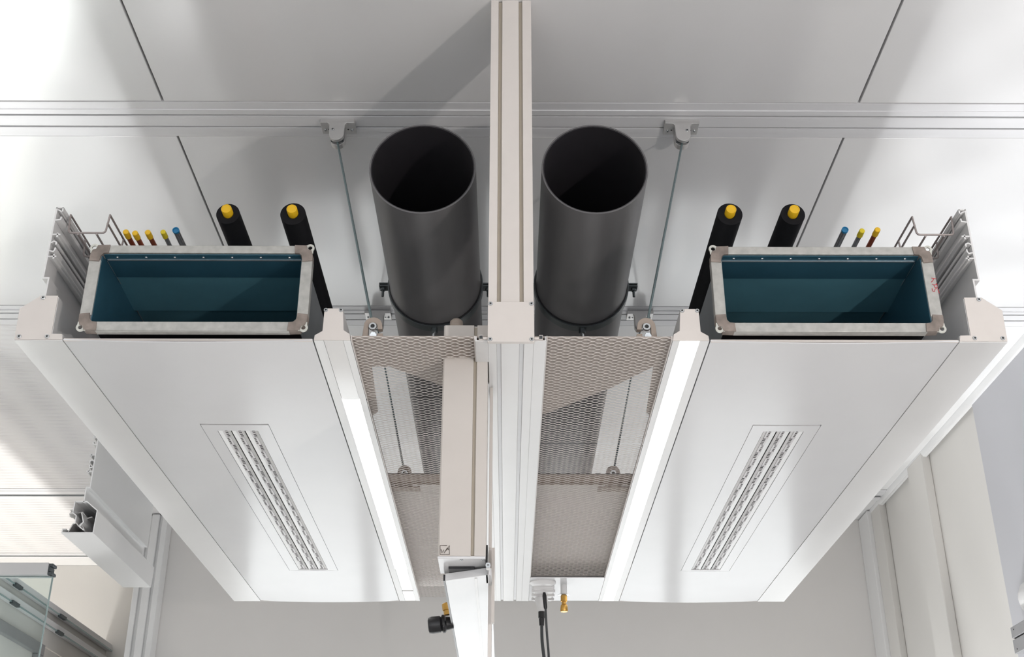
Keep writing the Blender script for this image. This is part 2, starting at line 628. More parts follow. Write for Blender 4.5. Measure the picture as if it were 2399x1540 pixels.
def panel_geo(s):
    x0, x1 = 0.4135, 0.9305
    xs = [x0 + (x1 - x0) * i / 20 for i in range(21)]
    xs += [DX - DW, DX + DW]
    xs = sorted(set(xs))
    ys = [YN, DY0 - 0.008, DY1 + 0.001, YF - 0.004]
    xc, hw = (x0 + x1) / 2, (x1 - x0) / 2

    def z(x):
        u = (x - xc) / hw
        return ZB + 0.001 - 0.0055 * (1 - u * u)
    V, F = [], []
    ny = len(ys)
    for lay in (0, 0.0025):
        for x in xs:
            for y in ys:
                V.append((s * x, y, z(x) + lay))
    nx = len(xs)

    def idx(l, i, j):
        return l * nx * ny + i * ny + j
    hole = set()
    for i in range(nx - 1):
        for j in range(ny - 1):
            xm, ym = (xs[i] + xs[i + 1]) / 2, (ys[j] + ys[j + 1]) / 2
            if abs(xm - DX) < DW and DY0 - 0.008 < ym < DY1 + 0.001:
                hole.add((i, j))
    for i in range(nx - 1):
        for j in range(ny - 1):
            if (i, j) in hole:
                continue
            for l in (0, 1):
                q = (idx(l, i, j), idx(l, i + 1, j), idx(l, i + 1, j + 1), idx(l, i, j + 1))
                F.append(q if l == 0 else q[::-1])
            for (di, dj, a, b) in ((-1, 0, (i, j), (i, j + 1)), (1, 0, (i + 1, j), (i + 1, j + 1)), (0, -1, (i, j), (i + 1, j)), (0, 1, (i, j + 1), (i + 1, j + 1))):
                ni, nj = i + di, j + dj
                if ni < 0 or nj < 0 or ni >= nx - 1 or nj >= ny - 1 or (ni, nj) in hole:
                    F.append((idx(0, *a), idx(0, *b), idx(1, *b), idx(1, *a)))
    return V, F


def build_wing(s, label):
    side = 'left' if s < 0 else 'right'
    w = thing('service_wing', (s * 0.68, YN, ZB), label, 'ceiling unit', 'halves of the suspended service unit')
    part('bottom_panel', panel_geo(s), 'panel', w, label='glossy white curved underside panel')
    # turned-up lip along the near and far edge of the panel
    for y0 in (YN + 0.0005, YF - 0.0075):
        part('panel_lip', mirror(box(0.4145, 0.9295, y0, y0 + 0.003, ZB - 0.0005, ZB + 0.005), s), 'cap', w)
    # diffuser
    zt = ZB - 0.0040
    d = part('air_diffuser', join(mirror(box(DX - DW + 0.0012, DX + DW - 0.0012, DY0, DY0 + 0.037, zt, zt + 0.004), s),
                                  mirror(box(DX - DW + 0.0012, DX + DW - 0.0012, DY1 - 0.010, DY1, zt, zt + 0.004), s),
                                  mirror(box(DX - DW + 0.0012, DX - 0.0495, DY0 + 0.037, DY1 - 0.010, zt, zt + 0.004), s),
                                  mirror(box(DX + 0.0495, DX + DW - 0.0012, DY0 + 0.037, DY1 - 0.010, zt, zt + 0.004), s)),
             'panel', w, label='slotted air outlet with three rows of small nozzles')
    ya, yb = DY0 + 0.037, DY1 - 0.010
    part('slot_channel', mirror(box(DX - 0.0495, DX + 0.0495, ya - 0.003, yb, zt + 0.0150, zt + 0.0165), s), 'channel', d)
    for r in range(3):
        xc = DX - 0.0333 + r * 0.0333
        for q in (-1, 1):
            # slats on both sides of the nozzle row, slightly sunk and sloped towards it
            xa, xb = xc + q * 0.0056, xc + q * 0.0150
            sl = prism([(xa, zt + 0.004), (xb, zt + 0.0008), (xb, zt + 0.0030), (xa, zt + 0.0062)], ya + 0.0005, yb - 0.0005, 'y')
            part('slat', mirror(sl, s), 'white', d)
        nn = 26
        for k in range(nn):
            y = ya + 0.026 + (yb - ya - 0.052) * k / (nn - 1)
            o = bpy.data.objects.new('nozzle', NOZZLE)
            base = wloc(d)
            o.location = (s * xc - base.x, y - base.y, zt + 0.0035 + EYE - base.z)
            o.rotation_euler = (0, 0, 0 if k % 2 == 0 else math.pi)
            COL.objects.link(o)
            o.parent = d
    # outer extrusion and its end plates
    part('side_profile', side_profile_geo(s, YN + 0.002, YF - 0.002), 'alu' if False else 'white', w, label='tall white extruded side profile with clip channels')
    for yy, n in ((YN - 0.0005, 1), (YF - 0.002, 0)):
        c = part('end_cap', mirror(prism(SIDE_CAP, yy, yy + 0.0025, 'y'), s), 'cap', w, bevel=0.0006)
        if n:
            for (x, z) in ((1.0225, 1.0925), (0.9645, 1.0925), (0.9885, 1.1835)):
                instance('screw', SCREW, (s * x, yy + 0.0002, z), c)
    # inner extrusion carrying the light strip
    x0, x1 = 0.350, 0.391
    sec = [INNER_CAP[0], *INNER_CAP[1:], (x0, 1.0858), (x0, 1.094), (x1, 1.094), (x1, 1.0858)]
    sec = [(0.411, 1.0855), (0.410, 1.097), (0.3945, 1.107), (0.3935, 1.160), (0.355, 1.160), (0.3505, 1.109), (0.3375, 1.1005), (0.335, 1.0855),
           (x0, 1.0855), (x0, 1.092), (x1, 1.092), (x1, 1.0855)]
    part('inner_profile', mirror(prism(sec, YN + 0.002, YF - 0.002, 'y'), s), 'white', w)
    for yy, n in ((YN - 0.0005, 1), (YF - 0.002, 0)):
        c = part('end_cap', mirror(prism(INNER_CAP, yy, yy + 0.0025, 'y'), s), 'cap', w, bevel=0.0006)
        if n:
            for x in (0.3905, 0.3585):
                instance('screw', SCREW, (s * x, yy + 0.0002, 1.1555), c)
    xa, xb = x0 + 0.0006, x1 - 0.0006
    if s > 0:
        part('light_strip', mirror(box(xa, xb, YN + 0.003, YF - 0.003, 1.0862, 1.0915), s), 'lit', w, label='lit white strip light')
    else:
        part('light_strip', mirror(box(xa, xb, 2.56, 4.04, 1.0862, 1.0915), s), 'lit', w, label='lit white strip light')
        part('light_cover', mirror(box(xa, xb, YN + 0.003, 2.559, 1.0862, 1.0915), s), 'unlit', w, label='unlit glossy end of the light cover')
        part('light_cover', mirror(box(xa, xb, 4.041, 4.33, 1.0862, 1.0915), s), 'unlit', w)
        part('light_cover', mirror(box(xa, xb, 4.345, YF - 0.003, 1.0862, 1.0915), s), 'unlit', w)
    return w


build_wing(-1, 'left half of the glossy white service unit, strip light dark at its near end')
build_wing(1, 'right half of the glossy white service unit, strip light lit to its near end')

# ------------------------------------------------------------------ central beam and post
b = thing('support_beam', (0, YN, ZB), 'white grooved centre beam with square screwed end plate, on a tall post', 'beam')
xl, xr = -0.0495, 0.0465


def beam_section():
    g1, g2 = -0.027, 0.021
    p = [(xl, ZB + 0.001)]
    for gq in (g1, g2):
        p += [(gq - 0.0045, ZB + 0.001), (gq - 0.0045, ZB + 0.007), (gq + 0.0045, ZB + 0.007), (gq + 0.0045, ZB + 0.001)]
    p += [(xr, ZB + 0.001), (xr, 1.168), (xl, 1.168)]
    return p


part('beam_profile', prism(beam_section(), YN + 0.003, YF - 0.004, 'y'), 'white', b, bevel=0.001)
for gq in (-0.027, 0.021):
    part('beam_groove', box(gq - 0.0042, gq + 0.0042, YN + 0.004, YF - 0.005, ZB + 0.0055, ZB + 0.0068), 'rail', b)
part('side_flange', prism([(xr, ZB + 0.001), (0.072, ZB + 0.001), (0.072, 1.097), (0.069, 1.097), (0.069, ZB + 0.004), (xr, ZB + 0.004)], YN + 0.003, YF - 0.004, 'y'), 'white', b)
part('side_flange', prism([(xl, ZB + 0.001), (-0.076, ZB + 0.001), (-0.076, 1.097), (-0.073, 1.097), (-0.073, ZB + 0.004), (xl, ZB + 0.004)], YN + 0.003, 2.3485, 'y'), 'white', b)
part('side_flange', prism([(xl, ZB + 0.001), (-0.076, ZB + 0.001), (-0.076, 1.097), (-0.073, 1.097), (-0.073, ZB + 0.004), (xl, ZB + 0.004)], 2.466, YF - 0.004, 'y'), 'white', b)
ep = part('end_plate', box(xl - 0.0005, xr + 0.0005, YN - 0.008, YN + 0.002, 1.079, 1.1725), 'cap', b, bevel=0.0008)
for x in (-0.0445, 0.0415):
    for z in (1.0845, 1.1675):
        instance('screw', SCREW, (x, YN - 0.0078, z), ep)
for sx, xx in ((1, 0.0475), (-1, -0.0505)):
    part('edge_clip', join(box(min(xx, xx + sx * 0.009), max(xx, xx + sx * 0.009), YN - 0.003, YN + 0.002, 1.0875, 1.092),
                           box(min(xx + sx * 0.0095, xx + sx * 0.0175), max(xx + sx * 0.0095, xx + sx * 0.0175), YN - 0.002, YN + 0.003, 1.087, 1.0975)), 'cap', b)
    part('clip_insert', box(min(xx + sx * 0.010, xx + sx * 0.0165), max(xx + sx * 0.010, xx + sx * 0.0165), YN - 0.0032, YN - 0.002, 1.0885, 1.0955), 'cable', b)

# post: square profile with two slots in each face, standing on the beam and reaching the ceiling
pw = 0.0955
px0, px1 = -0.0495, 0.0465
py0, py1 = YN, YN + pw
s1, s2, sw, sd = -0.027, 0.021, 0.0042, 0.012
post = [(px0, py0), (s1 - sw, py0), (s1 - sw, py0 + sd), (s1 + sw, py0 + sd), (s1 + sw, py0), (s2 - sw, py0), (s2 - sw, py0 + sd), (s2 + sw, py0 + sd), (s2 + sw, py0), (px1, py0),
        (px1, py0 + 0.022), (px1 - sd, py0 + 0.022), (px1 - sd, py0 + 0.030), (px1, py0 + 0.030), (px1, py0 + 0.066), (px1 - sd, py0 + 0.066), (px1 - sd, py0 + 0.074), (px1, py0 + 0.074),
        (px1, py1), (px0, py1),
        (px0, py0 + 0.074), (px0 + sd, py0 + 0.074), (px0 + sd, py0 + 0.066), (px0, py0 + 0.066), (px0, py0 + 0.030), (px0 + sd, py0 + 0.030), (px0 + sd, py0 + 0.022), (px0, py0 + 0.022)]
part('post', prism(post, 1.1682, ZC - 0.0005, 'z'), 'cap', b, bevel=0.0006, label='square post with two slots in each face')
for sx in (s1, s2):
    part('post_groove_shade', box(sx - 0.0039, sx + 0.0039, py0 + 0.006, py0 + 0.008, 1.1730, ZC - 0.002), 'groove', b)  # darker strip painting in the groove's shade


# ------------------------------------------------------------------ expanded metal grilles
def expanded_metal(x0, x1, y0, y1, z, holes=()):
    px, py = 0.0265, 0.0155
    V, F = [], []
    hw, ht, tilt = 0.00165, 0.00045, 0.35
    nx = int((x1 - x0) / (px / 2))
    ny = int((y1 - y0) / (py / 2))
    hx, hy = (x1 - x0) / nx, (y1 - y0) / ny
    for i in range(nx):
        for j in range(ny):
            xa, xb = x0 + i * hx, x0 + (i + 1) * hx
            ya, yb = y0 + j * hy, y0 + (j + 1) * hy
            xm, ym = (xa + xb) / 2, (ya + yb) / 2
            if any(h[0] < xm < h[1] and h[2] < ym < h[3] for h in holes):
                continue
            if (i + j) % 2:
                ya, yb = yb, ya
            # flat bonds at the knots: run the strand a little short of and level with them
            dy = (yb - ya)
            pts = [(xa, ya + dy * 0.06, z), (xa + hx * 0.22, ya + dy * 0.12, z), (xb - hx * 0.22, yb - dy * 0.12, z), (xb, yb - dy * 0.06, z)]
            wv = Vector((0, math.cos(tilt) * hw, math.sin(tilt) * hw))
            tv = Vector((0, -math.sin(tilt) * ht, math.cos(tilt) * ht))
            k = len(V)
            for p in pts:
                p = Vector(p)
                V += [tuple(p - wv - tv), tuple(p + wv - tv), tuple(p + wv + tv), tuple(p - wv + tv)]
            for q in range(3):
                a, c = k + q * 4, k + q * 4 + 4
                for e in range(4):
                    F.append((a + e, a + (e + 1) % 4, c + (e + 1) % 4, c + e))
    return V, F


def grille(x0, x1, y0, y1, label, holes=(), rim_y=True):
    t = thing('mesh_grille', ((x0 + x1) / 2, y0, ZB + 0.006), label, 'grille', 'expanded metal grilles along the centre beam')
    me = part('expanded_mesh', expanded_metal(x0 + 0.003, x1 - 0.003, y0, y1, ZB + 0.0085, holes), 'mesh', t, smooth=0)
    for xx in (x0, x1 - 0.002):
        part('rim', box(xx, xx + 0.002, y0 + 0.004, y1, ZB + 0.003, ZB + 0.012), 'mesh', t)
    return t


hole = [(-0.152, -0.045, 2.344, 2.470)]
grille(-0.3345, -0.0765, 2.238, 2.556, 'short pierced metal grille at the near end, beside the hanging column', hole)
grille(-0.3345, -0.0765, 2.564, 4.455, 'long pierced metal grille behind the hanging column, left of the centre beam')
grille(0.0725, 0.3345, 2.238, 2.853, 'pierced metal grille at the near end, right of the centre beam')
grille(0.0725, 0.3345, 2.861, 4.150, 'long pierced metal grille at the far end, ending at the brass nozzle panel')

# closing panel with the outlets at the far end of the right bay
solo('outlet_panel', box(0.0725, 0.3345, 4.153, YF - 0.004, ZB + 0.002, ZB + 0.006), 'panel', (0.2, 4.153, ZB + 0.002),
     'flat white panel at far end carrying power outlet and brass nozzle', 'panel', bevel=0.0006)

# cross bars lying above the grilles, tying beam and inner profiles together, and the sheets that close the bays behind them
for (x0, x1, wd) in ((-0.3500, -0.0500, 'left'), (0.0470, 0.3500, 'right')):
    y = 3.183
    solo('cross_bar', join(box(x0, x1, y, y + 0.03, 1.125, 1.128), box(x0, x1, y, y + 0.003, 1.1045, 1.128), box(x0, x1, y + 0.027, y + 0.03, 1.1045, 1.128)),
         'hook', ((x0 + x1) / 2, y, 1.1045), 'beige cross bar seen through the %s grille' % wd, 'bar', 'cross bars above the grilles')
    solo('cover_sheet', box(x0, x1, 3.245, 4.45, 1.132, 1.134), 'mesh', ((x0 + x1) / 2, 3.245, 1.132),
         'flat beige sheet closing the far part of the %s bay above its grille' % wd, 'sheet', 'sheets above the grilles')
# gusset plates under the hooks: flat at the near edge, tapering towards the outer side
gz = 1.0965
solo('gusset_plate', prism([(-0.348, 2.252), (-0.050, 2.252), (-0.050, 2.640), (-0.1545, 2.505), (-0.268, 2.398), (-0.307, 2.398), (-0.318, 2.66), (-0.348, 2.70)], gz, gz + 0.0035, 'z'), 'gusset', (-0.2, 2.252, gz),
     'beige gusset plate showing through the near left grille', 'plate', 'gusset plates above the grilles')
solo('gusset_plate', prism([(0.048, 2.252), (0.348, 2.252), (0.348, 2.70), (0.324, 2.66), (0.312, 2.395), (0.2285, 2.512), (0.080, 2.672), (0.048, 2.672)], gz, gz + 0.0035, 'z'), 'gusset', (0.2, 2.252, gz),
     'beige gusset plate showing through the near right grille', 'plate', 'gusset plates above the grilles')

# ------------------------------------------------------------------ hooks, rods and ceiling brackets
def hook(x, y, label, open_side):
    t = thing('suspension_hook', (x, y, 1.105), label, 'hook', 'beige suspension hooks')
    # plate outline with a round top, standing in the XZ plane, slot open to one side
    w, zb, zt, r = 0.0215, 1.105, 1.149, 0.0195
    o = open_side
    outer = [(-0.026, zb), (-0.022, 1.122)]
    for k in range(0, 13):
        a = math.pi - math.pi * k / 12
        outer.append((r * math.cos(a), zt + r * math.sin(a)))
    outer += [(0.0205, 1.140), (0.0105, 1.140)]
    inner = []
    for k in range(0, 9):
        a = math.pi * k / 8
        inner.append((0.0095 * math.cos(a), 1.146 + 0.0095 * math.sin(a)))
    inner += [(-0.0095, 1.122), (-0.004, 1.116), (0.0095, 1.116), (0.0095, 1.130), (0.0215, 1.130), (0.024, zb)]
    poly = [(x + o * a, z) for a, z in outer + inner]
    part('hook_plate', prism(poly, y, y + 0.014, 'y'), 'hook', t, bevel=0.0008)
    part('foot', box(x - 0.045, x + 0.045, y - 0.004, y + 0.030, 1.1005, 1.1055), 'hook', t)
    part('bolt_head', tube((x, y + 0.001, 1.1445), (x, y - 0.006, 1.1445), 0.0082, 0.0045, 16), 'chrome', t)
    part('bolt_core', cyl((x, y + 0.006, 1.1445), (x, y - 0.002, 1.1445), 0.0046, 12), 'screwdark', t)
    part('nut', cyl((x + 0.002, y + 0.004, 1.1265), (x + 0.002, y - 0.004, 1.1235), 0.0075, 6), 'chrome', t)
    part('rod_end', cyl((x + 0.002, y + 0.003, 1.133), (x + 0.003, y - 0.002, 1.112), 0.0032, 8), 'screwdark', t)
    return t


def ceiling_bracket(x, y, label, s):
    t = thing('ceiling_bracket', (x, y, ZC - 0.08), label, 'bracket', 'aluminium brackets on the ceiling rails')
    z = ZC - 0.0045
    part('base_plate', box(x - 0.0475, x + 0.0475, y + 0.0125, y + 0.056, z - 0.011, z), 'alu', t, bevel=0.001)

    def plate(y0, y1, wide):
        """upright T-shaped plate with a rounded foot"""
        p = [(-0.0475, z), (-0.0475, z - 0.0125), (-0.026, z - 0.0125), (-0.0215, z - 0.020)] if wide else [(-0.0205, z - 0.0112)]
        for k in range(13):
            a_ = math.pi + math.pi * k / 12
            p.append((0.0205 * math.cos(a_), z - 0.050 + 0.0205 * math.sin(a_)))
        p += [(0.0215, z - 0.020), (0.026, z - 0.0125), (0.0475, z - 0.0125), (0.0475, z)] if wide else [(0.0205, z - 0.0112)]
        return prism([(x + a_, c_) for a_, c_ in p], y0, y1, 'y')
    fp = part('front_plate', plate(y, y + 0.012, True), 'alu', t, bevel=0.0010)
    part('gap_shade', box(x - 0.017, x + 0.017, y + 0.0122, y + 0.0258, z - 0.060, z - 0.0112), 'slot', t)  # dark block in the gap between the plates, in place of its shade
    part('rear_plate', plate(y + 0.026, y + 0.046, False), 'alu', t, bevel=0.0010)
    instance('screw', SCREW, (x - s * -0.011, y + 0.0002, z - 0.036), fp)
    for dx in (-0.037, 0.037):
        instance('bolt', BOLT, (x + dx, y + 0.034, z - 0.0108), t)
    for dx in (-0.0265, 0.0265):
        part('pin_hole', cyl((x + dx, y + 0.034, z - 0.0118), (x + dx, y + 0.034, z - 0.0109), 0.0024, 10), 'screwdark', t)
    return t


hooks = [(-0.297, 2.300, -1), (0.289, 2.300, 1), (-0.300, 3.230, -1), (0.292, 3.230, 1)]
brs = [(-0.480, 2.716), (0.474, 2.716), (-0.480, 3.872), (0.474, 3.872)]
hn = ['left suspension hook at the near end, bolt head plain and pale', 'right suspension hook at the near end, hollow socket bolt in its slot',
      'left suspension hook farther back, seen through the long grille', 'right suspension hook farther back, seen through the long grille']
bn = ['aluminium ceiling bracket on the nearer rail, left of the pipes', 'aluminium ceiling bracket on the nearer rail, right of the pipes',
      'aluminium ceiling bracket on the second rail, behind the left hook', 'aluminium ceiling bracket on the second rail, behind the right hook']
rn = ['thin grey suspension rod beside the left grey pipe', 'thin grey suspension rod beside the right grey pipe',
      'thin grey rod seen through the left grille', 'thin grey rod seen through the right grille']
for (hx, hy, s), (bx, by), l1, l2, l3 in zip(hooks, brs, hn, bn, rn):
    hook(hx, hy, l1, -s)
    ceiling_bracket(bx, by, l2, s)
    p0 = (bx - s * 0.001, by + 0.019, ZC - 0.0665)
    p1 = (hx + s * 0.003, hy + 0.017, 1.158)
    rt = thing('suspension_rod', p1, l3, 'rod', 'thin suspension rods')
    part('rod', cyl(p0, p1, 0.0030, 10), 'rod', rt)
    dv = (Vector(p1) - Vector(p0)).normalized()
    part('coupling', cyl(Vector(p1) - dv * 0.012, Vector(p1) + dv * 0.004, 0.0048, 8), 'rod', rt)


# ------------------------------------------------------------------ big grey ventilation pipes and their clamps
def vent_pipe(xc, label, clabel):
    zc, r = 1.579, 0.1245
    t = thing('ventilation_pipe', (xc, 2.34, zc - r), label, 'pipe', 'large grey ventilation pipes')
    part('tube', tube((xc, 2.34, zc), (xc, 5.3, zc), r, r - 0.0035, 64), 'pvc', t)
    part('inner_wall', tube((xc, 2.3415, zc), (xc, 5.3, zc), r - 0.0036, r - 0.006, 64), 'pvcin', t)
    part('end_stop', cyl((xc, 5.3, zc), (xc, 5.31, zc), r, 48), 'pvcin', t)
    c = thing('pipe_clamp', (xc, 2.905, zc - r - 0.01), clabel, 'clamp', 'dark metal pipe clamps')
    y0, y1 = 2.905, 2.935
    part('rubber_liner', tube((xc, y0 - 0.004, zc), (xc, y1 + 0.004, zc), r + 0.0035, r + 0.0002, 64), 'black', c)
    part('strap', tube((xc, y0, zc), (xc, y1, zc), r + 0.0065, r + 0.0036, 64), 'strap', c)
    for s in (-1, 1):
        x = xc + s * (r + 0.0065)
        lug = part('lug', join(box(min(x, x + s * 0.024), max(x, x + s * 0.024), y0, y1, zc + 0.001, zc + 0.004),
                               box(min(x, x + s * 0.024), max(x, x + s * 0.024), y0, y1, zc - 0.006, zc - 0.003)), 'strap', c)
        part('bolt', cyl((x + s * 0.014, y0 + 0.014, zc + 0.010), (x + s * 0.014, y0 + 0.014, zc - 0.032), 0.0036, 8), 'strap', lug)
        part('nut', cyl((x + s * 0.014, y0 + 0.014, zc - 0.0065), (x + s * 0.014, y0 + 0.014, zc - 0.0135), 0.0075, 6), 'strap', lug)
    part('stud_nut', cyl((xc, y0 + 0.015, zc - r - 0.006), (xc, y0 + 0.015, zc - r - 0.019), 0.0095, 6), 'strap', c)
    part('stud', cyl((xc, y0 + 0.015, zc - r - 0.018), (xc, y0 + 0.015, zc - r - 0.034), 0.0045, 8), 'chrome', c)
    top = part('hanger', cyl((xc, y0 + 0.015, zc + r + 0.006), (xc, y0 + 0.015, ZC), 0.005, 8), 'rod', c)
    return t


vent_pipe(-0.2075, 'large open grey pipe left of the post, wide shadow across its side', 'dark strap clamp around the left grey pipe')
vent_pipe(0.1945, 'large open grey pipe right of the post', 'dark strap clamp around the right grey pipe')


# ------------------------------------------------------------------ insulated pipes and small capped tubes
def insulated(x, z, ro, label):
    y0 = 2.30
    t = thing('insulated_pipe', (x, y0, z - ro), label, 'pipe', 'black insulated pipes with yellow caps')
    part('insulation', tube((x, y0, z), (x, 4.55, z), ro, 0.0125, 32), 'blackfoam', t)
    part('cap', lathe([(0.0, 0.0118), (0.022, 0.0118), (0.0235, 0.0108), (0.0235, 0.0098), (0.0225, 0.0092), (0.0225, 0.0005)], (x, y0 + 0.004, z + 0.002), (0, -1, 0), 22), 'yellow', t, label='yellow end cap')
    part('core', cyl((x, y0 + 0.0045, z), (x, 4.54, z), 0.0122, 16), 'blackfoam', t)


insulated(-0.637, 1.428, 0.0262, 'black insulated pipe with yellow cap, left one above the left duct')
insulated(-0.491, 1.428, 0.0285, 'black insulated pipe with yellow cap at the inner corner of the left duct')
insulated(0.491, 1.430, 0.0285, 'black insulated pipe with yellow cap at the inner corner of the right duct')
insulated(0.633, 1.430, 0.0272, 'black insulated pipe with yellow cap, farther from the post above the right duct')


def small_pipe(x, z, r, tube_m, cap_m, label, flush=False):
    y0 = 2.30
    t = thing('capped_tube', (x, y0, z - r), label, 'tube', 'thin capped tubes above the ducts')
    part('tube', cyl((x, y0 + 0.004, z), (x, 4.5, z), r, 20), tube_m, t)
    if flush:
        part('cap', lathe([(0, r + 0.0006), (0.006, r + 0.0006), (0.006, r - 0.001), (0.004, r - 0.0016), (0.004, 0.0004)], (x, y0 + 0.005, z), (0, -1, 0), 20), cap_m, t)
    else:
        part('cap', lathe([(0, r + 0.0012), (0.018, r + 0.0010), (0.022, r + 0.0008), (0.0232, r - 0.0005), (0.0232, 0.0005)], (x, y0 + 0.021, z), (0, -1, 0), 20), cap_m, t)


small_pipe(-0.859, 1.380, 0.0056, 'copper', 'yellow', 'copper tube with yellow cap, leftmost of the row beside the wire tray')
small_pipe(-0.838, 1.377, 0.0056, 'copper', 'yellow', 'copper tube with yellow cap, second from the left wire tray')
small_pipe(-0.810, 1.379, 0.0056, 'copper', 'yellow', 'copper tube with yellow cap, third from the left wire tray')
small_pipe(-0.776, 1.380, 0.0050, 'steel', 'lime', 'thin steel tube with lime yellow cap on the left side')
small_pipe(-0.7485, 1.385, 0.0070, 'steel', 'blue', 'steel tube with blue cap on the left side', True)
small_pipe(0.7455, 1.390, 0.0070, 'steel', 'blue', 'steel tube with blue cap on the right side', True)
small_pipe(0.783, 1.387, 0.0054, 'steel', 'lime', 'thin steel tube with lime yellow cap on the right side')
small_pipe(0.818, 1.390, 0.0056, 'copper', 'yellow', 'copper tube with yellow cap on the right side, next to the wire tray')


# ------------------------------------------------------------------ rectangular ducts
def duct(s, label):
    xi, xo = 0.4225, 0.8950              # outer faces of the flange
    zb, zt = 1.0935, 1.2965
    yf = 2.215
    t = thing('rectangular_duct', (s * 0.66, yf, zb), label, 'duct', 'galvanised rectangular ducts')
    bi, bo, bb, bt = xi + 0.022, xo - 0.024, zb + 0.020, zt - 0.018

    def mp(a, c, d, e, f, g_):
        return mirror(box(a, c, d, e, f, g_), s)
    # sheet metal body as four walls
    L = 4.25
    part('body_wall', mp(bi - 0.002, bi, yf + 0.002, L, bb - 0.002, bt + 0.002), 'galvside', t)
    part('body_wall', mp(bo, bo + 0.002, yf + 0.002, L, bb - 0.002, bt + 0.002), 'galvside', t)
    part('body_wall', mp(bi, bo, yf + 0.002, L, bt, bt + 0.002), 'galvside', t)
    part('body_wall', mp(bi, bo, yf + 0.002, L, bb - 0.002, bb), 'blackfoam', t)  # underside coloured black for the shaded gap below, not foam
    part('body_end', mp(bi, bo, L - 0.004, L, bb, bt), 'teal', t)
    # blue lining: collar, sloping middle length and tail on the top, plain sides
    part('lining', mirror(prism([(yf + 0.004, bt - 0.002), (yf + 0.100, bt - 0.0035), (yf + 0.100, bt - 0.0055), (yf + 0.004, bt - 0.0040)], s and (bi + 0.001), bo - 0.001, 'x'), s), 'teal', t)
    part('lining', mirror(prism([(yf + 0.100, bt - 0.0015), (yf + 0.246, bt - 0.0105), (yf + 0.246, bt - 0.0125), (yf + 0.100, bt - 0.0035)], bi + 0.001, bo - 0.001, 'x'), s), 'teal_lit', t)  # slope and lighter colour stand in for light on this length
    part('lining', mp(bi + 0.001, bo - 0.001, yf + 0.246, L - 0.005, bt - 0.004, bt - 0.002), 'teal_lit', t)
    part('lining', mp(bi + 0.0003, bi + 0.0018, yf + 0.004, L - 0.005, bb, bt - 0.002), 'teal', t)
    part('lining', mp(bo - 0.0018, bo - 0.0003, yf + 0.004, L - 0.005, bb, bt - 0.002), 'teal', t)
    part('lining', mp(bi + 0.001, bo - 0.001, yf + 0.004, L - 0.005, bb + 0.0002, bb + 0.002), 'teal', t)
    # folded seam with spot rivets under the top edge
    sm = part('seam', mp(bi + 0.006, bo - 0.006, yf + 0.022, yf + 0.0255, bt - 0.0062, bt - 0.0035), 'galvside', t)
    for k in range(7):
        x = bi + 0.03 + (bo - bi - 0.06) * k / 6
        part('rivet', lathe([(0, 0.003), (0.0015, 0.0022), (0.002, 0.0008)], (s * x, yf + 0.014, bt - 0.0042), (0, 0, -1), 8), 'chrome', sm)
    # the long cross-fold crease on the lining
    part('crease', mirror(sweep([(bo - 0.0035, yf + 0.03, bt - 0.0045), (bo - 0.0035, yf + 0.52, bt - 0.006)], 0.0009, 5), s), 'galvside', t)
    # flange bars
    cl = 0.036
    part('flange_bar', mp(xi + cl, xo - cl, yf, yf + 0.020, bt - 0.001, zt - 0.0005), 'galv', t, bevel=0.0012)
    part('flange_bar', mp(xi + cl, xo - cl, yf, yf + 0.020, zb, bb + 0.001), 'galv', t, bevel=0.0012)
    part('flange_bar', mp(xi, bi + 0.001, yf, yf + 0.020, zb + cl, zt - cl), 'galv', t, bevel=0.0012)
    fb = part('flange_bar', mp(bo - 0.001, xo, yf, yf + 0.020, zb + cl, zt - cl), 'galv', t, bevel=0.0012)
    # sealed corner plates and the drilled ears at the very corners
    for cx, ix in ((xi, 1), (xo, -1)):
        for cz, iz in ((zb, 1), (zt, -1)):
            thx = 0.0225
            poly = [(0.004, 0.012), (0.011, 0.0105), (0.014, 0.001), (cl + 0.004, 0.0), (cl + 0.0025, 0.0195), (thx + 0.006, 0.0205), (thx + 0.001, 0.026), (thx - 0.001, cl + 0.004),
                    (0.0, cl + 0.002), (0.0008, 0.022)]
            pp = [(s * (cx + ix * a), cz + iz * c) for a, c in poly]
            cp = part('corner_plate', prism(pp, yf - 0.0022, yf + 0.019, 'y'), 'corner', t, bevel=0.0006)
            ex, ez = s * (cx + ix * 0.0068), cz + iz * 0.0068
            part('ear', tube((ex, yf - 0.0012, ez), (ex, yf + 0.002, ez), 0.0092, 0.0046, 20), 'ear', cp)
            part('ear_web', prism([(s * (cx + ix * a), cz + iz * c) for a, c in ((0.014, 0.000), (0.018, 0.001), (0.017, 0.013), (0.012, 0.018), (0.0, 0.020), (-0.0005, 0.012), (0.006, 0.0155), (0.0135, 0.013), (0.0155, 0.006))],
                                  yf - 0.001, yf + 0.002, 'y'), 'ear', cp)
    return t, fb, yf


duct(-1, 'rectangular duct with blue inside and grey flange on the left, flange unmarked')
rd, rfb, yfl = duct(1, 'rectangular duct with blue inside on the right, red handwriting on its flange')

# red handwritten number on the outer flange bar, strokes traced in metres on the bar's face
FPX = 2810.0


def face_pt(px, py, Y):
    """a point of the photograph carried onto the plane y = Y"""
    th, ps = math.radians(26.402), math.radians(0.2466)
    fw = Vector((math.sin(ps) * math.cos(th), math.cos(ps) * math.cos(th), math.sin(th)))
    rt = Vector((math.cos(ps), -math.sin(ps), 0))
    up = rt.cross(fw)
    d = fw + rt * ((px - 1199.5) / FPX) + up * ((770 - py) / FPX)
    d = d * (Y / d.y)
    return (d.x - 0.009, Y, d.z)


def strokes(lines, Y, r, m, parent, name):
    g = [sweep([face_pt(x, y, Y) for x, y in ln], r, 5) for ln in lines]
    return part(name, join(*g), m, parent)


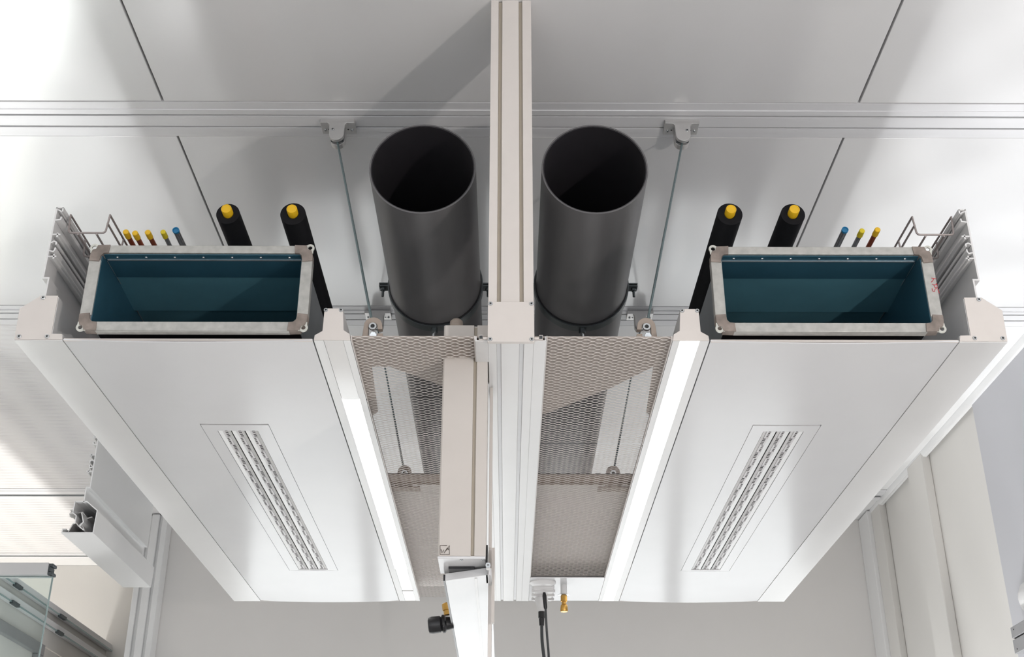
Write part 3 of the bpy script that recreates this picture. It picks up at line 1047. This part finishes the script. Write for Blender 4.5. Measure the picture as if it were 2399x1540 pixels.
sc = 1 / 3.85
digits = [[(932, 738), (955, 742), (975, 745)], [(955, 742), (945, 762), (930, 776)],
          [(938, 792), (955, 800), (978, 797)], [(955, 800), (962, 822), (990, 820)], [(975, 785), (985, 805)],
          [(938, 832), (944, 856), (962, 858), (966, 836), (985, 832)], [(990, 838), (1003, 874)]]
strokes([[(1940 + x * sc, 460 + y * sc) for x, y in ln] for ln in digits], yfl - 0.0004, 0.0007, 'red', rfb, 'handwriting')


# ------------------------------------------------------------------ wire cable trays
def tray(s, label):
    t = thing('wire_tray', (s * 0.94, 2.27, 1.36), label, 'cable tray', 'wire cable trays beside the side profiles')
    xo, xi, zb, zt = 0.9745, 0.8935, 1.3605, 1.4065
    r = 0.0023
    y0, y1 = 2.272, 4.45
    for k in range(21):
        y = y0 + k * 0.104
        pts = rounded([(s * (xo + 0.002), y, zt), (s * xo, y, zb), (s * xi, y, zb), (s * (xi - 0.004), y, zt)], 0.008)
        part('cross_wire', sweep(pts, r, 8), 'wire', t)
    for x, z in ((xo + 0.002, zt), (xi - 0.004, zt), (xi - 0.002, zb + 0.024), (xo - 0.022, zb - 0.0035), (xi + 0.018, zb - 0.0035)):
        part('long_wire', sweep([(s * x, y0 - 0.001, z), (s * x, y1, z)], r, 8), 'wire', t)


tray(-1, 'wire cable tray behind the left side profile')
tray(1, 'wire cable tray behind the right side profile')

# ------------------------------------------------------------------ hanging service column and boom
t = thing('service_column', (-0.098, 2.349, 0.652), 'beige hanging service column with a small square emblem near its foot', 'column')
cx0, cx1, cy0, cy1, cz0, cz1 = -0.1475, -0.0515, 2.349, 2.463, 0.6525, 1.174
part('housing', prism([(cx0, cy0 + 0.003), (cx0 + 0.003, cy0), (-0.0815, cy0), (-0.0815, cy0 + 0.006), (-0.0745, cy0 + 0.006), (-0.0745, cy0), (cx1, cy0), (cx1, cy1), (cx0, cy1)], cz0 + 0.006, cz1, 'z'), 'column', t, bevel=0.0006)
part('groove', box(-0.0813, -0.0747, cy0 + 0.0045, cy0 + 0.0058, cz0 + 0.008, cz1 - 0.004), 'groove', t)
bp_ = part('bottom_plate', box(cx0, cx1 - 0.0003, cy0 - 0.0004, cy1, cz0, cz0 + 0.0055), 'panel', t, bevel=0.0008)
for x in (-0.100, -0.057):
    for y in (cy0 + 0.006, cy1 - 0.008):
        instance('bolt', BOLT, (x, y, cz0 + 0.0030), bp_)
part('cable_gland', lathe([(0, 0.0165), (0.008, 0.0165), (0.009, 0.0150), (0.019, 0.0145), (0.024, 0.010), (0.024, 0.004)], (-0.1215, 2.372, cz1), (0, 0, 1), 20), 'hook', t, label='ribbed grey cable gland')
lg = 1 / 5.134
emblem = [[(345, 200), (262, 200), (262, 305), (375, 305), (375, 200), (330, 262)], [(274, 246), (284, 290), (304, 250), (312, 290), (335, 252), (349, 230)], [(349, 243), (364, 236), (362, 252)]]
strokes([[(980 + x * lg, 1240 + y * lg) for x, y in ln] for ln in emblem], cy0 - 0.0004, 0.00085, 'ink', t, 'emblem')

t = thing('service_boom', (-0.09, 2.44, 0.560), 'white boom under the hanging column, running back with black and brass fittings', 'boom')
bm0 = 0.632
part('boom_body', prism([(-0.136, 2.440), (-0.0455, 2.392), (-0.0405, 2.400), (-0.0405, 3.60), (-0.136, 3.60)], bm0, bm0 + 0.0150, 'z'), 'panel', t, bevel=0.001)
part('boom_rail', box(-0.075, -0.070, 2.42, 3.60, bm0 - 0.0012, bm0 + 0.001), 'white', t)
part('pivot_block', box(-0.128, -0.075, 2.405, 2.455, bm0 + 0.0150, 0.6520), 'black', t)
part('side_strip', box(-0.1400, -0.1362, 2.445, 3.60, bm0 + 0.001, bm0 + 0.014), 'black', t)
part('clamp_arm', prism([(2.452, 0.705), (2.470, 0.705), (2.470, 0.55), (2.452, 0.55)], -0.0400, -0.0345, 'x'), 'column', t)
part('pivot_plate', prism([(2.356, 0.652), (2.380, 0.690), (2.46, 0.690), (2.46, 0.632), (2.356, 0.632)], -0.0512, -0.0480, 'x'), 'black', t)
part('pivot_bolt', tube((-0.0465, 2.350, 0.6385), (-0.0465, 2.344, 0.6385), 0.0050, 0.0022, 14), 'chrome', t)
part('pivot_housing', box(-0.0508, -0.0425, 2.349, 2.360, 0.632, 0.645), 'white', t, bevel=0.001)
gx, gy, gz = -0.136, 2.86, 0.640
gl = part('gland', lathe([(0, 0.014), (0.016, 0.0165), (0.020, 0.0215), (0.025, 0.0220), (0.028, 0.0170), (0.031, 0.0200), (0.050, 0.0205), (0.058, 0.0185), (0.060, 0.0120)], (gx, gy, gz), (-1, 0, -0.12), 12), 'black', t, label='black ribbed cable gland')
part('brass_fitting', lathe([(0, 0.0095), (0.010, 0.0095), (0.011, 0.0115), (0.026, 0.0115), (0.028, 0.0090)], (gx - 0.012, gy - 0.02, gz + 0.014), (-0.15, 0, 1), 8), 'brass', t, label='brass hexagonal fitting')

# vertical rear rail beside the column: narrow pale strip reaching below the frame
solo('rear_upright', join(box(-0.0480, -0.0405, 2.480, 2.530, 0.30, 0.7120), box(-0.0480, -0.0415, 2.480, 2.530, 0.7125, 1.083)), 'cap', (-0.044, 2.50, 0.30),
     'narrow pale upright just right of the hanging column', 'upright', bevel=0.0006)

# ------------------------------------------------------------------ outlets at the far end
t = thing('power_outlet', (0.115, 4.29, 1.0), 'white power outlet with ribbed housing at the far end of the unit', 'outlet')
part('flange', lathe([(0, 0.047), (0.004, 0.047), (0.012, 0.035), (0.014, 0.030)], (0.118, 4.215, ZB + 0.002), (0, 0, -1), 28), 'socket', t)
part('housing', box(0.083, 0.160, 4.22, 4.40, 1.062, ZB + 0.001), 'socket', t, bevel=0.008)
for y in (4.235, 4.295, 4.355):
    part('rib', box(0.080, 0.163, y, y + 0.008, 1.056, 1.066), 'socket', t, bevel=0.002)
t = thing('power_plug', (0.118, 4.32, 0.95), 'white plug with black cable end under the white power outlet', 'plug')
part('plug_body', lathe([(0, 0.024), (0.010, 0.024), (0.030, 0.016), (0.046, 0.013), (0.050, 0.010)], (0.116, 4.32, 1.0555), (0, 0.0, -1), 20), 'socket', t)
part('strain_relief', lathe([(0, 0.012), (0.022, 0.012), (0.024, 0.010), (0.050, 0.0085)], (0.116, 4.32, 1.006), (0, 0, -1), 14), 'black', t)


def curve_pts(pts, n=10):
    P = [Vector(p) for p in pts]
    out = []
    for i in range(len(P) - 1):
        p0, p1, p2, p3 = P[max(i - 1, 0)], P[i], P[i + 1], P[min(i + 2, len(P) - 1)]
        for k in range(n):
            u = k / n
            out.append(0.5 * ((2 * p1) + (p2 - p0) * u + (2 * p0 - 5 * p1 + 4 * p2 - p3) * u * u + (3 * p1 - p0 - 3 * p2 + p3) * u ** 3))
    out.append(P[-1])
    return out


solo('power_cable', sweep(curve_pts([(0.116, 4.32, 0.958), (0.117, 4.32, 0.90), (0.123, 4.318, 0.84), (0.1255, 4.318, 0.78), (0.119, 4.32, 0.70), (0.122, 4.32, 0.50), (0.118, 4.32, 0.20)]), 0.0058, 10), 'cable', (0.118, 4.32, 0.20),
     'thick dark cable hanging straight down from the white plug', 'cable')
t = thing('data_cable', (0.128, 4.26, 0.30), 'thinner dark cable with black boot, beside the thick power cable', 'cable')
part('cable_boot', lathe([(0, 0.0045), (0.012, 0.0075), (0.052, 0.0065), (0.058, 0.005)], (0.1235, 4.235, 1.055), (0.08, 0.1, -1), 12), 'black', t)
part('cable_core', sweep(curve_pts([(0.128, 4.242, 1.00), (0.132, 4.26, 0.92), (0.138, 4.285, 0.85), (0.1375, 4.30, 0.80), (0.1305, 4.306, 0.73), (0.1285, 4.306, 0.68), (0.133, 4.306, 0.50), (0.130, 4.306, 0.30)]), 0.0042, 8), 'cable', t)
part('cable_tie', tube((0.1335, 4.3035, 0.760), (0.1335, 4.3035, 0.753), 0.0062, 0.0043, 12), 'black', t)
t = thing('gas_nozzle', (0.196, 4.30, 1.02), 'brass nozzle pointing down beside the white power outlet', 'nozzle')
part('stem', cyl((0.194, 4.25, ZB + 0.002), (0.194, 4.25, 1.050), 0.0115, 16), 'socket', t)
part('collar', lathe([(0, 0.022), (0.002, 0.022), (0.004, 0.016)], (0.194, 4.25, 1.050), (0, 0, -1), 20), 'chrome', t)
part('nozzle_tip', lathe([(0, 0.0115), (0.020, 0.0118), (0.022, 0.0085), (0.030, 0.0085), (0.033, 0.0120), (0.052, 0.0140), (0.056, 0.0120)], (0.194, 4.25, 1.046), (0, 0, -1), 16), 'brass', t)

# ------------------------------------------------------------------ neighbouring unit's side profile, hanging at lower left
t = thing('neighbour_profile', (-1.33, 3.615, ZB), 'white cut-open side profile of another unit, hanging at the lower left', 'profile')
# its outer face looks right; the section is the mirror twin of our left profile
part('extrusion', side_profile_geo(1, 3.615, 4.285, dx=-1.290 - 1.032, hollow=True), 'ceiling', t)
part('clip', join(box(-1.405, -1.390, 3.70, 3.72, 1.165, 1.169), box(-1.405, -1.390, 3.70, 3.72, 1.174, 1.178), box(-1.405, -1.390, 3.70, 3.72, 1.183, 1.187), box(-1.392, -1.388, 3.70, 3.72, 1.16, 1.19)), 'alu', t)
part('inner_rail', shell([(-1.392, 1.160), (-1.350, 1.165), (-1.333, 1.145), (-1.318, 1.150)], 0.003, 3.66, 4.27), 'alu', t)
part('inner_hook', shell([(-1.372, 1.092), (-1.362, 1.116), (-1.352, 1.120), (-1.344, 1.110), (-1.336, 1.118), (-1.322, 1.094)], 0.003, 3.625, 4.27), 'alu', t)
part('hanger', cyl((-1.3245, 4.262, 1.404), (-1.3245, 4.262, ZC), 0.003, 10), 'rod', t)
part('end_cap', prism([(x - 1.290 - 1.032, z) for x, z in SIDE_CAP], 4.285, 4.288, 'y'), 'ceiling', t)

# ------------------------------------------------------------------ glass cabin at lower left
t = thing('glass_partition', (-2.2, 5.0, -1.4), 'clear glass screen with grey metal head rail, lower left corner', 'glass screen')
part('pane', box(-2.90, -1.930, 5.012, 5.020, -1.30, 1.312), 'glass', t)
part('pane_edge', box(-1.930, -1.9265, 5.011, 5.021, -1.30, 1.312), 'glassedge', t)
part('pane_edge', box(-2.90, -1.930, 5.012, 5.020, 1.3122, 1.3150), 'glassedge', t)
part('head_rail', box(-2.90, -1.945, 4.99, 5.05, 1.3155, 1.368), 'rail', t, bevel=0.002)
part('rail_end', join(box(-1.9445, -1.926, 4.995, 5.045, 1.318, 1.330), box(-1.9445, -1.936, 4.995, 5.045, 1.332, 1.352), box(-1.9445, -1.928, 4.995, 5.045, 1.354, 1.366)), 'slot', t, bevel=0.002)
t = thing('sliding_rail', (-2.4, 5.0, 1.38), 'pair of pale tracks running back behind the glass screen', 'track')
part('upper_track', box(-2.42, -2.39, 5.10, 7.35, 1.470, 1.510), 'rail', t, bevel=0.004)
part('lower_track', box(-2.42, -2.39, 5.10, 7.35, 1.385, 1.425), 'rail', t, bevel=0.004)
for z in (1.468, 1.383):
    part('track_groove', box(-2.388, -2.386, 5.10, 7.35, z, z + 0.008), 'glassedge', t)
    for y in (5.75, 6.4):
        part('runner', box(-2.395, -2.378, y, y + 0.09, z - 0.006, z + 0.010), 'slot', t)
t = thing('door_front', (-2.5, 6.0, -1.4), 'grey framed pale sliding door below the tracks', 'door')
part('fascia', box(-2.445, -2.4225, 5.10, 7.35, 1.300, 1.515), 'walllight', t)
part('door_leaf', box(-2.435, -2.425, 5.10, 7.35, -1.39, 1.295), 'walllight', t)
part('frame_top', box(-2.425, -2.395, 5.10, 6.30, 1.235, 1.29), 'greymetal', t, bevel=0.003)
part('frame_side', box(-2.425, -2.395, 6.22, 6.30, -1.39, 1.235), 'greymetal', t, bevel=0.003)
part('moulding', join(box(-2.42, -2.37, 6.55, 7.35, 1.235, 1.26), box(-2.42, -2.385, 6.55, 7.35, 1.265, 1.28), box(-2.42, -2.36, 6.55, 7.35, 1.20, 1.228)), 'ceiling', t, bevel=0.003)

# ------------------------------------------------------------------ fittings on the right wall
t = thing('wall_trunking', (1.93, 4.0, 0.93), 'grey aluminium wall trunking with a dark slot, right edge', 'trunking')
part('upper_half', box(1.895, 1.9645, 3.2, 4.56, 0.962, 1.003), 'greymetal', t, bevel=0.002)
part('lower_half', box(1.895, 1.9645, 3.2, 4.56, 0.905, 0.956), 'greymetal', t, bevel=0.002)
part('slot', box(1.905, 1.9645, 3.2, 4.558, 0.9562, 0.9618), 'joint', t)
for z in (0.990, 0.918):
    part('rivet', lathe([(0, 0.0030), (0.002, 0.002)], (1.8952, 4.53, z), (-1, 0, 0), 8), 'screwdark', t)
t = thing('wall_sensor', (1.92, 4.48, 1.06), 'white rounded wall sensor above the grey trunking', 'sensor')
part('dome', lathe([(0, 0.062), (0.012, 0.062), (0.030, 0.052), (0.042, 0.030), (0.046, 0.008)], (1.9645, 4.475, 1.098), (-1, 0, 0), 28), 'socket', t)
part('lens', lathe([(0, 0.014), (0.006, 0.010)], (1.928, 4.42, 1.085), (-1, -0.3, 0), 12), 'screwdark', t)
